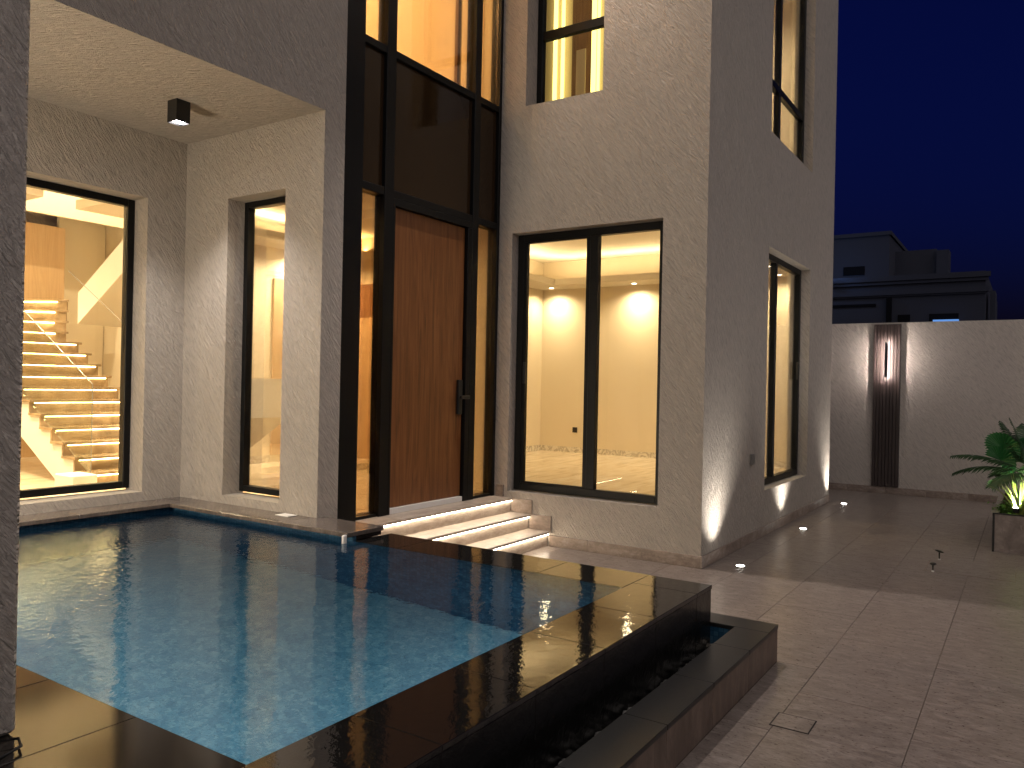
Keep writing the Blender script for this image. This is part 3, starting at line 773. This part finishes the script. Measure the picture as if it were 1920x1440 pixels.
L = thing('soffit_lamp', 'square black surface downlight under the portico soffit', 'ceiling lamp', (-3.19, 3.06, 3.72))
sx, sy = -3.19, 3.06; a = .058
multi('housing', [(sx-a, sx-a+.005, sy-a, sy+a, 3.555, 3.7205), (sx+a-.005, sx+a, sy-a, sy+a, 3.555, 3.7205), (sx-a+.005, sx+a-.005, sy-a, sy-a+.005, 3.555, 3.7205), (sx-a+.005, sx+a-.005, sy+a-.005, sy+a, 3.555, 3.7205)], 'black_metal', L)
box('reflector', sx-a+.006, sx+a-.006, sy-a+.006, sy+a-.006, 3.572, 3.58, 'cool_lens', L)
lamp('bulb', 'SPOT', (sx, sy, 3.548), 150, (1., .92, .86), L, (sx, sy, 0), spot_size=R(105), spot_blend=.7, shadow_soft_size=.045)
L2 = thing('soffit_lamp', 'square black surface downlight farther along the portico soffit, behind the pillar', 'ceiling lamp', (-5.2, 3.06, 3.72))
sx = -5.2
multi('housing', [(sx-a, sx-a+.005, sy-a, sy+a, 3.555, 3.7205), (sx+a-.005, sx+a, sy-a, sy+a, 3.555, 3.7205), (sx-a+.005, sx+a-.005, sy-a, sy-a+.005, 3.555, 3.7205), (sx-a+.005, sx+a-.005, sy+a-.005, sy+a, 3.555, 3.7205)], 'black_metal', L2)
box('reflector', sx-a+.006, sx+a-.006, sy-a+.006, sy+a-.006, 3.572, 3.58, 'cool_lens', L2)
lamp('bulb', 'SPOT', (sx, sy, 3.548), 150, (1., .92, .86), L2, (sx, sy, 0), spot_size=R(105), spot_blend=.7, shadow_soft_size=.045)

p = on(537, 966, 'z', .531)
tag(box('paper_card', p.x-.05, p.x+.05, p.y-.075, p.y+.075, .531, .534, 'white_card'), 'small white card lying on the dark pool coping', 'card')

PLP = Vector((-6.98, 2.36, 1.35))
WS = thing('wall_sconce', 'warm box sconce on the end wall of the portico', 'wall lamp', (-7.19, 2.36, 1.3))
box('back_plate', -7.1995, -7.17, 2.26, 2.46, 1.15, 1.55, 'black_metal', WS, .004)
box('shade', -7.1695, -7.07, 2.29, 2.43, 1.2, 1.5, 'down_lens', WS, .004)
lamp('bulb', 'POINT', PLP, 430, (1., .84, .63), WS, shadow_soft_size=.2)

# wall floodlight high on the villa (above the picture); it throws the corner's and the kerb's shadow
FL = thing('wall_floodlight', 'black floodlight bracketed high on the villa wall', 'floodlight', (-.1, 1.13, 7.5))
box('bracket', -.14, -.0005, 1.10, 1.16, 7.52, 7.56, 'black_metal', FL)
box('housing', -.21, -.04, 1.03, 1.23, 7.45, 7.52, 'black_metal', FL, .006)
box('lens', -.195, -.055, 1.045, 1.215, 7.444, 7.4495, 'down_lens', FL)
lamp('bulb', 'SPOT', (-.115, 1.13, 7.43), 1050, (1., .88, .79), FL, (-1.9, -1.9, 0), spot_size=R(80), spot_blend=.3, shadow_soft_size=.06)

# ------------------------------------------------------------------ uplights along the side wall
names = ('round recessed ground uplight near the villa corner', 'round recessed ground uplight below the side window', 'round recessed ground uplight at the far end of the side wall')
for (x, y), lb in zip(((.311, -.259), (2.697, -.254), (5.20, -.23)), names):
    o = thing('ground_uplight', lb, 'ground light', (x, y, 0), 'recessed uplights along the wall')
    cyl('ring', (x, y, .003), .052, .048, .006, 'grey_metal', o)
    cyl('lens', (x, y, .0075), .036, .034, .003, 'uplight_lens', o)
    lamp('bulb', 'SPOT', (x, y+.01, .016), 105, (1., .92, .82), o, (x, y+.15, 1.), spot_size=R(100), spot_blend=1., shadow_soft_size=.02)

# ------------------------------------------------------------------ boundary walls with slat panels and bar lamps
BW = thing('boundary_wall', 'cream scratched-render boundary wall across the far end of the yard', 'wall', (6.95, -2, 0))
box('render', 6.9, 7.12, -6.4, 9.0, -.3, 2.71, 'stucco_boundary', BW, .006)
skirting(BW, 'skirting_tile', 'x', 6.8995, -6.2, 8.9, 0, .108, 1)
BW2 = thing('boundary_wall', 'cream scratched-render boundary wall along the open side of the yard', 'wall', (0, -6.5, 0))
box('render', -14, 6.898, -6.42, -6.2, -.3, 2.71, 'stucco_boundary', BW2, .006)
def slat_panel(cx, cy, face, axis, label, group='slatted wall panels'):
    o = thing('slat_panel', label, 'slat panel', (cx, cy, .11), group)
    n = 8; w = .39; s = w/n
    def b(name, a0, a1, d0, d1, z0, z1, mat):
        if axis == 'x': return box(name, face-d1, face-d0, cy+a0, cy+a1, z0, z1, mat, o, .0012)
        return box(name, cx+a0, cx+a1, face+d0, face+d1, z0, z1, mat, o, .0012)
    b('backing', -w/2, w/2, .0005, .016, .115, 2.685, 'slat_black')
    for i in range(n): b('slat', -w/2+s*i+.004, -w/2+s*(i+1)-.004, .0165, .038, .116, 2.684, 'slat_wood')
def bar_lamp(cx, cy, face, axis, label, e=3.5):
    o = thing('bar_lamp', label, 'wall lamp', (cx, cy, 2.1), 'bar wall lamps')
    def b(name, a0, a1, d0, d1, z0, z1, mat):
        if axis == 'x': return box(name, face-d1, face-d0, cy+a0, cy+a1, z0, z1, mat, o)
        return box(name, cx+a0, cx+a1, face+d0, face+d1, z0, z1, mat, o)
    b('mount', -.012, .012, .039, .112, 1.86, 2.37, 'black_metal')
    b('led_strip', -.019, .019, .1125, .120, 1.842, 2.393, 'bar_led')
    b('cover', -.021, .021, .1205, .136, 1.84, 2.395, 'black_metal')
slat_panel(6.9, -.52, 6.9, 'x', 'tall dark slatted panel on the far boundary wall')
bar_lamp(6.9, -.52, 6.9, 'x', 'vertical black bar lamp glowing on the dark slatted panel')
slat_panel(6.9, -3.7, 6.9, 'x', 'dark slatted panel on the far boundary wall behind the planter')
bar_lamp(6.9, -3.7, 6.9, 'x', 'bar lamp on the slatted panel behind the planter')
for x in (3.6, -1.0, -5.5):
    slat_panel(x, -6.2, -6.2, 'y', 'dark slatted panel on the open-side boundary wall', 'panels on the open-side wall')
    bar_lamp(x, -6.2, -6.2, 'y', 'bar lamp on a slatted panel of the open-side wall')

# ------------------------------------------------------------------ planter and plants
PLX0, PLX1, PLY0, PLY1, PLZ = 2.64, 5.03, -4.2, -2.13, .395
P_ = thing('planter', 'low stone planter box with black edge trim', 'planter', (3.6, -2.8, 0))
box('front_slab', PLX0, PLX0+.03, PLY0, PLY1-.014, 0, PLZ-.012, 'planter_stone', P_)
box('side_slab', PLX0+.031, PLX1, PLY1-.03, PLY1, 0, PLZ-.012, 'planter_stone', P_)
box('corner_trim', PLX0-.006, PLX0+.03, PLY1-.013, PLY1+.006, 0, PLZ-.012, 'black_metal', P_)
box('edge_trim', PLX0-.006, PLX0+.03, PLY0, PLY1+.006, PLZ-.0115, PLZ, 'black_metal', P_)
box('rim', PLX0+.031, PLX1, PLY1-.05, PLY1+.004, PLZ-.0115, PLZ, 'planter_stone', P_)
box('back_slab', PLX1-.03, PLX1, PLY0, PLY1-.031, 0, PLZ-.012, 'planter_stone', P_)
box('soil', PLX0+.031, PLX1-.031, PLY0, PLY1-.051, .1, PLZ-.03, 'soil', P_)

def frond(bm, base, dirv, length, droop, leaflet=.16, n=26, width=.02):
    base = Vector(base); d = Vector(dirv).normalized(); hz = Vector((d.x, d.y, 0)).normalized(); side = hz.cross(Vector((0, 0, 1)))
    pts = []; p = base.copy(); ang = math.asin(d.z)
    for i in range(n+1):
        pts.append(p.copy()); t = i/n
        an = ang-droop*t**1.5
        p = p+(hz*math.cos(an)+Vector((0, 0, math.sin(an))))*(length/n)
    tube_pts(bm, pts[::3]+([pts[-1]] if n % 3 else []), [.006*(1-.8*i/len(pts[::3])) for i in range(len(pts[::3]+([pts[-1]] if n % 3 else [])))], 5)
    for i in range(5, n+1):
        t = i/n; tang = (pts[i]-pts[i-1]).normalized()
        ll = leaflet*(math.sin(math.pi*(.18+.76*t))**.7)
        for sg in (-1, 1):
            dr = (side*sg*.82+tang*.55+Vector((0, 0, -.25+random.uniform(-.1, .1)))).normalized()
            nn = dr.cross(tang).normalized(); w = tang*width*.5
            q = pts[i]
            vs_ = [bm.verts.new(q-w), bm.verts.new(q+w), bm.verts.new(q+dr*ll*.55+w*1.1+Vector((0, 0, .006))), bm.verts.new(q+dr*ll+Vector((0, 0, -.02))), bm.verts.new(q+dr*ll*.55-w*1.1+Vector((0, 0, .006)))]
            bm.faces.new(vs_)
def place(px, py, x): return on(px, py, 'x', x)
XP = 3.05
cp = Vector((XP, -2.42, PLZ-.03))
PALM = thing('palm_plant', 'dark feather-leaved palm drooping over the planter corner', 'palm', cp)
crown = cp+Vector((0, 0, .42))
bm = bmesh.new(); tube_pts(bm, [(0, 0, 0), (.01, .01, .2), (0, 0, .42)], [.03, .024, .02]); link('stem', bm_mesh(bm, 'stem'), 'dark_wood', PALM, cp)
for (px, py, dx, dr) in ((1797, 866, -.05, .75), (1803, 900, .0, .8), (1888, 800, .1, .3), (1905, 795, .0, .25), (1925, 805, .1, .35), (1975, 850, .2, .8), (1868, 925, -.3, .9), (1990, 900, -.1, .9), (1940, 812, .35, .6), (1872, 905, .3, 1.), (1960, 880, -.4, .9)):
    tip = place(px, py, XP+dx); v = tip-crown
    bm = bmesh.new(); frond(bm, (0, 0, 0), v.normalized()+Vector((0, 0, dr*.55)), v.length*1.12, dr, .20 if dr > .3 else .15)
    link('frond', bm_mesh(bm, 'frond'), 'frond_leaf', PALM, crown)
# fan leaves
FAN = thing('fan_palm', 'bright green pleated fan leaves behind the feather palm', 'fan palm', (XP+.15, -2.38, PLZ-.03))
fb = Vector((XP+.15, -2.38, PLZ-.03))
for (px, py, r, roll) in ((1880, 828, .21, .5), (1876, 852, .19, .9), (1935, 835, .18, -.4)):
    c = place(px, py, XP+.05)
    bm = bmesh.new(); n = 22
    ctr = bm.verts.new((0, 0, 0)); rim = []
    for i in range(n*2+1):
        t = -R(125)+R(250)*i/(n*2); rr_ = r*(1 if i % 2 == 0 else .90)*(1-.1*abs(t)/2.2)
        rim.append(bm.verts.new((.02*(i % 2)-.05*math.cos(t*.8), math.sin(t)*rr_, math.cos(t)*rr_)))
    for a_, b_ in zip(rim, rim[1:]): bm.faces.new([ctr, a_, b_])
    link('fan_leaf', bm_mesh(bm, 'fan_leaf'), 'fan_leaf', FAN, c-Vector((0, 0, r*.35)), (roll, R(-18), R(-25)))
    bm = bmesh.new(); tube_pts(bm, [(0, 0, 0), ((c-fb)*.5+Vector((.03, 0, .05))), c-fb-Vector((0, 0, r*.35))], [.008, .006, .005], 6); link('leaf_stalk', bm_mesh(bm, 'leaf_stalk'), 'fan_leaf', FAN, fb)
# blades
SPI = thing('spider_plant', 'clump of long yellow-green arching blades lit from below', 'plant', (XP-.2, -2.34, PLZ-.03))
sb = Vector((XP-.2, -2.36, PLZ-.03))
for i in range(34):
    bm = bmesh.new(); an = random.uniform(0, 2*math.pi); ln = random.uniform(.28, .55); lean = random.uniform(.1, .75); w = random.uniform(.007, .013)
    h = Vector((math.cos(an), math.sin(an), 0)); sd = Vector((-h.y, h.x, 0)); prev = None
    for s_ in range(8):
        t = s_/7; q = h*(ln*(lean*t+.35*t*t*lean))+Vector((0, 0, ln*(t*(1-.15*lean)-.42*lean*t**3)))+h*.02
        ww = sd*w*(1-t**2.2)
        cur = (bm.verts.new(q-ww), bm.verts.new(q+ww+Vector((0, 0, .002))))
        if prev: bm.faces.new([prev[0], prev[1], cur[1], cur[0]])
        prev = cur
    link('blade', bm_mesh(bm, 'blade'), 'blade_leaf', SPI, sb)
def cover(name, c, r, n, label):
    bm = bmesh.new()
    for i in range(n):
        q = Vector((random.gauss(0, .45)*r, random.gauss(0, .45)*r, abs(random.gauss(0, .4))*r*.9)); s_ = random.uniform(.012, .026)
        mt = Matrix.Translation(q) @ Matrix.Rotation(random.uniform(0, 6.3), 4, 'Z') @ Matrix.Rotation(random.uniform(-.9, .9), 4, 'X')
        vs_ = [bm.verts.new(mt @ Vector(v)*1) for v in ((0, -s_, 0), (s_*.62, 0, .003), (0, s_*1.2, 0), (-s_*.62, 0, .003))]
        bm.faces.new(vs_)
    o = thing(name, label, 'shrub', c); link('foliage', bm_mesh(bm, 'foliage'), 'cover_leaf', o, c)
    bm = bmesh.new()
    for i in range(7):
        an = i*.9; tube_pts(bm, [(0, 0, 0), (math.cos(an)*r*.3, math.sin(an)*r*.3, r*.4)], .003, 5)
    link('stems', bm_mesh(bm, 'stems'), 'cover_leaf', o, c)
cover('low_shrub', (XP-.12, -2.27, PLZ-.03), .16, 420, 'low bushy small-leaved shrub at the planter edge')
cover('low_shrub', (XP+.25, -2.6, PLZ-.03), .2, 420, 'small-leaved shrub filling the planter behind the blades')
GS = thing('garden_spot', 'small garden spot lamp among the planter leaves', 'garden lamp', (XP-.27, -2.36, PLZ-.03))
q = on(1905, 945, 'x', XP-.28)
cyl('head', (q.x, q.y, PLZ+.03), .028, .034, .05, 'black_metal', GS)
cyl('lens', (q.x, q.y, PLZ+.058), .028, .026, .006, 'garden_lens', GS)
lamp('bulb', 'SPOT', (q.x, q.y, PLZ+.075), 95, (.93, 1., .62), GS, (q.x+.18, q.y-.02, PLZ+.9), spot_size=R(120), spot_blend=.8, shadow_soft_size=.025)

# ------------------------------------------------------------------ small lamps and lids on the paving
for (px, py, tilt, lb) in ((1761, 1050, 14, 'small black mushroom-cap stake by the paving lid, the wider one'), (1749, 1072, -4, 'small black mushroom-cap stake by the paving lid, the smaller one')):
    b = on(px, py, 'z', 0); big = py < 1060
    o = thing('paving_stake', lb, 'stake', (b.x, b.y, 0)); hh = .085 if big else .072; rr = .042 if big else .029
    cyl('base', (b.x, b.y, .006), .012, .01, .012, 'white_metal', o, seg=12)
    cyl('stem', (b.x, b.y, hh/2+.006), .0055, .0075, hh-.012, 'black_metal', o, seg=12)
    bm = bmesh.new(); prof = [(0.001, .010), (rr*.5, .009), (rr*.86, .004), (rr, -.002), (rr*.8, -.006), (.010, -.012), (.001, -.014)]
    rings = [[bm.verts.new((r_*math.cos(2*math.pi*s_/24), r_*math.sin(2*math.pi*s_/24), z_)) for s_ in range(24)] for r_, z_ in prof]
    for a_, b_ in zip(rings, rings[1:]):
        for s_ in range(24): bm.faces.new([a_[s_], a_[(s_+1) % 24], b_[(s_+1) % 24], b_[s_]])
    bmesh.ops.recalc_face_normals(bm, faces=bm.faces)
    link('cap', bm_mesh(bm, 'cap', True), 'black_metal', o, (b.x, b.y, hh), (R(tilt), R(tilt*.4), 0))
def lid(x0, x1, y0, y1, label, rim):
    o = thing('access_lid', label, 'access lid', ((x0+x1)/2, (y0+y1)/2, 0))
    w = .006
    multi('rim', [(x0, x1, y0, y0+w, .0006, .002), (x0, x1, y1-w, y1, .0006, .002), (x0, x0+w, y0+w, y1-w, .0006, .002), (x1-w, x1, y0+w, y1-w, .0006, .002)], rim, o)
    box('cover', x0+w+.001, x1-w-.001, y0+w+.001, y1-w-.001, .0006, .0026, 'paving_stone', o)
lid(1.21, 1.945, -2.348, -1.648, 'large tile-filled access lid in the paving by the planter', 'skirting_stone')
lid(-2.962, -2.785, -1.592, -1.41, 'small tile-filled access lid with dark rim beside the trough', 'slat_black')

# ------------------------------------------------------------------ neighbour's house beyond the wall
FX = 19.
NH = thing('neighbour_house', 'dark flat-roofed house beyond the boundary wall at dusk', 'house', (FX+4, 3, -1.5))
def fb_(name, px0, px1, py0, py1, x0, x1, mat, bev=0):
    a = on(px0, (py0+py1)/2, 'x', x0); b = on(px1, (py0+py1)/2, 'x', x0); t = on((px0+px1)/2, py0, 'x', x0); u = on((px0+px1)/2, py1, 'x', x0)
    return box(name, x0, x1, b.y, a.y, u.z, t.z, mat, NH, bev)
def zz(py, px=1650): return on(px, py, 'x', FX).z
yl = on(1500, 550, 'x', FX).y+6; yr = on(1848, 550, 'x', FX).y; ym = on(1668, 550, 'x', FX).y
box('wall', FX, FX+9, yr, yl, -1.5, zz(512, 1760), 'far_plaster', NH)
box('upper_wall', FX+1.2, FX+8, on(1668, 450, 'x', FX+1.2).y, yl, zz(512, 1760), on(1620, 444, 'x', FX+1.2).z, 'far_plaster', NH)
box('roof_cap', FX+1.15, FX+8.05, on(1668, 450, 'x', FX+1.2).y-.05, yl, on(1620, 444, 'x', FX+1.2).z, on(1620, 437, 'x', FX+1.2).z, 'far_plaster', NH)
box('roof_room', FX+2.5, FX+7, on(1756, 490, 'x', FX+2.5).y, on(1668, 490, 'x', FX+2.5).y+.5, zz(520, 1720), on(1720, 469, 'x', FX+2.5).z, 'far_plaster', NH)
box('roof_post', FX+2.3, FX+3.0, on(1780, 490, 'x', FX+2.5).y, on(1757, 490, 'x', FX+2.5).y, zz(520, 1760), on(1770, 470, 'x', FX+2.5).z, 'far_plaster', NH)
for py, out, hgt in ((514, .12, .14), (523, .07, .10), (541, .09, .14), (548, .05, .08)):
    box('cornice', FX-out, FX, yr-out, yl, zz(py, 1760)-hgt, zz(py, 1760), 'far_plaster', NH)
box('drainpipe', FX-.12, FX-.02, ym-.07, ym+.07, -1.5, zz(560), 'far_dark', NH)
for args in ((1683, 1706, 590, 622), (1742, 1797, 588, 622)): fb_('window', *args, FX-.03, FX-.001, 'far_dark')
fb_('window', 1581, 1621, 500, 516, FX+1.17, FX+1.199, 'far_dark')
fb_('lit_sill', 1749, 1797, 599, 605, FX-.25, FX-.031, 'blue_led')
fb_('shutter_line', 1556, 1642, 571, 576, FX-.03, FX-.001, 'far_dark')
b = on(1556, 522, 'x', FX-.6)
lamp('neighbour_lamp', 'POINT', (FX-.6, b.y+.1, b.z+.3), 30, (.25, .5, 1.), NH, shadow_soft_size=.1)
fb_('lamp_globe', 1551, 1560, 511, 517, FX-.5, FX-.42, 'blue_led')
fb_('corner_ornament', 1856, 1866, 545, 610, FX+.5, FX+1.5, 'far_plaster')
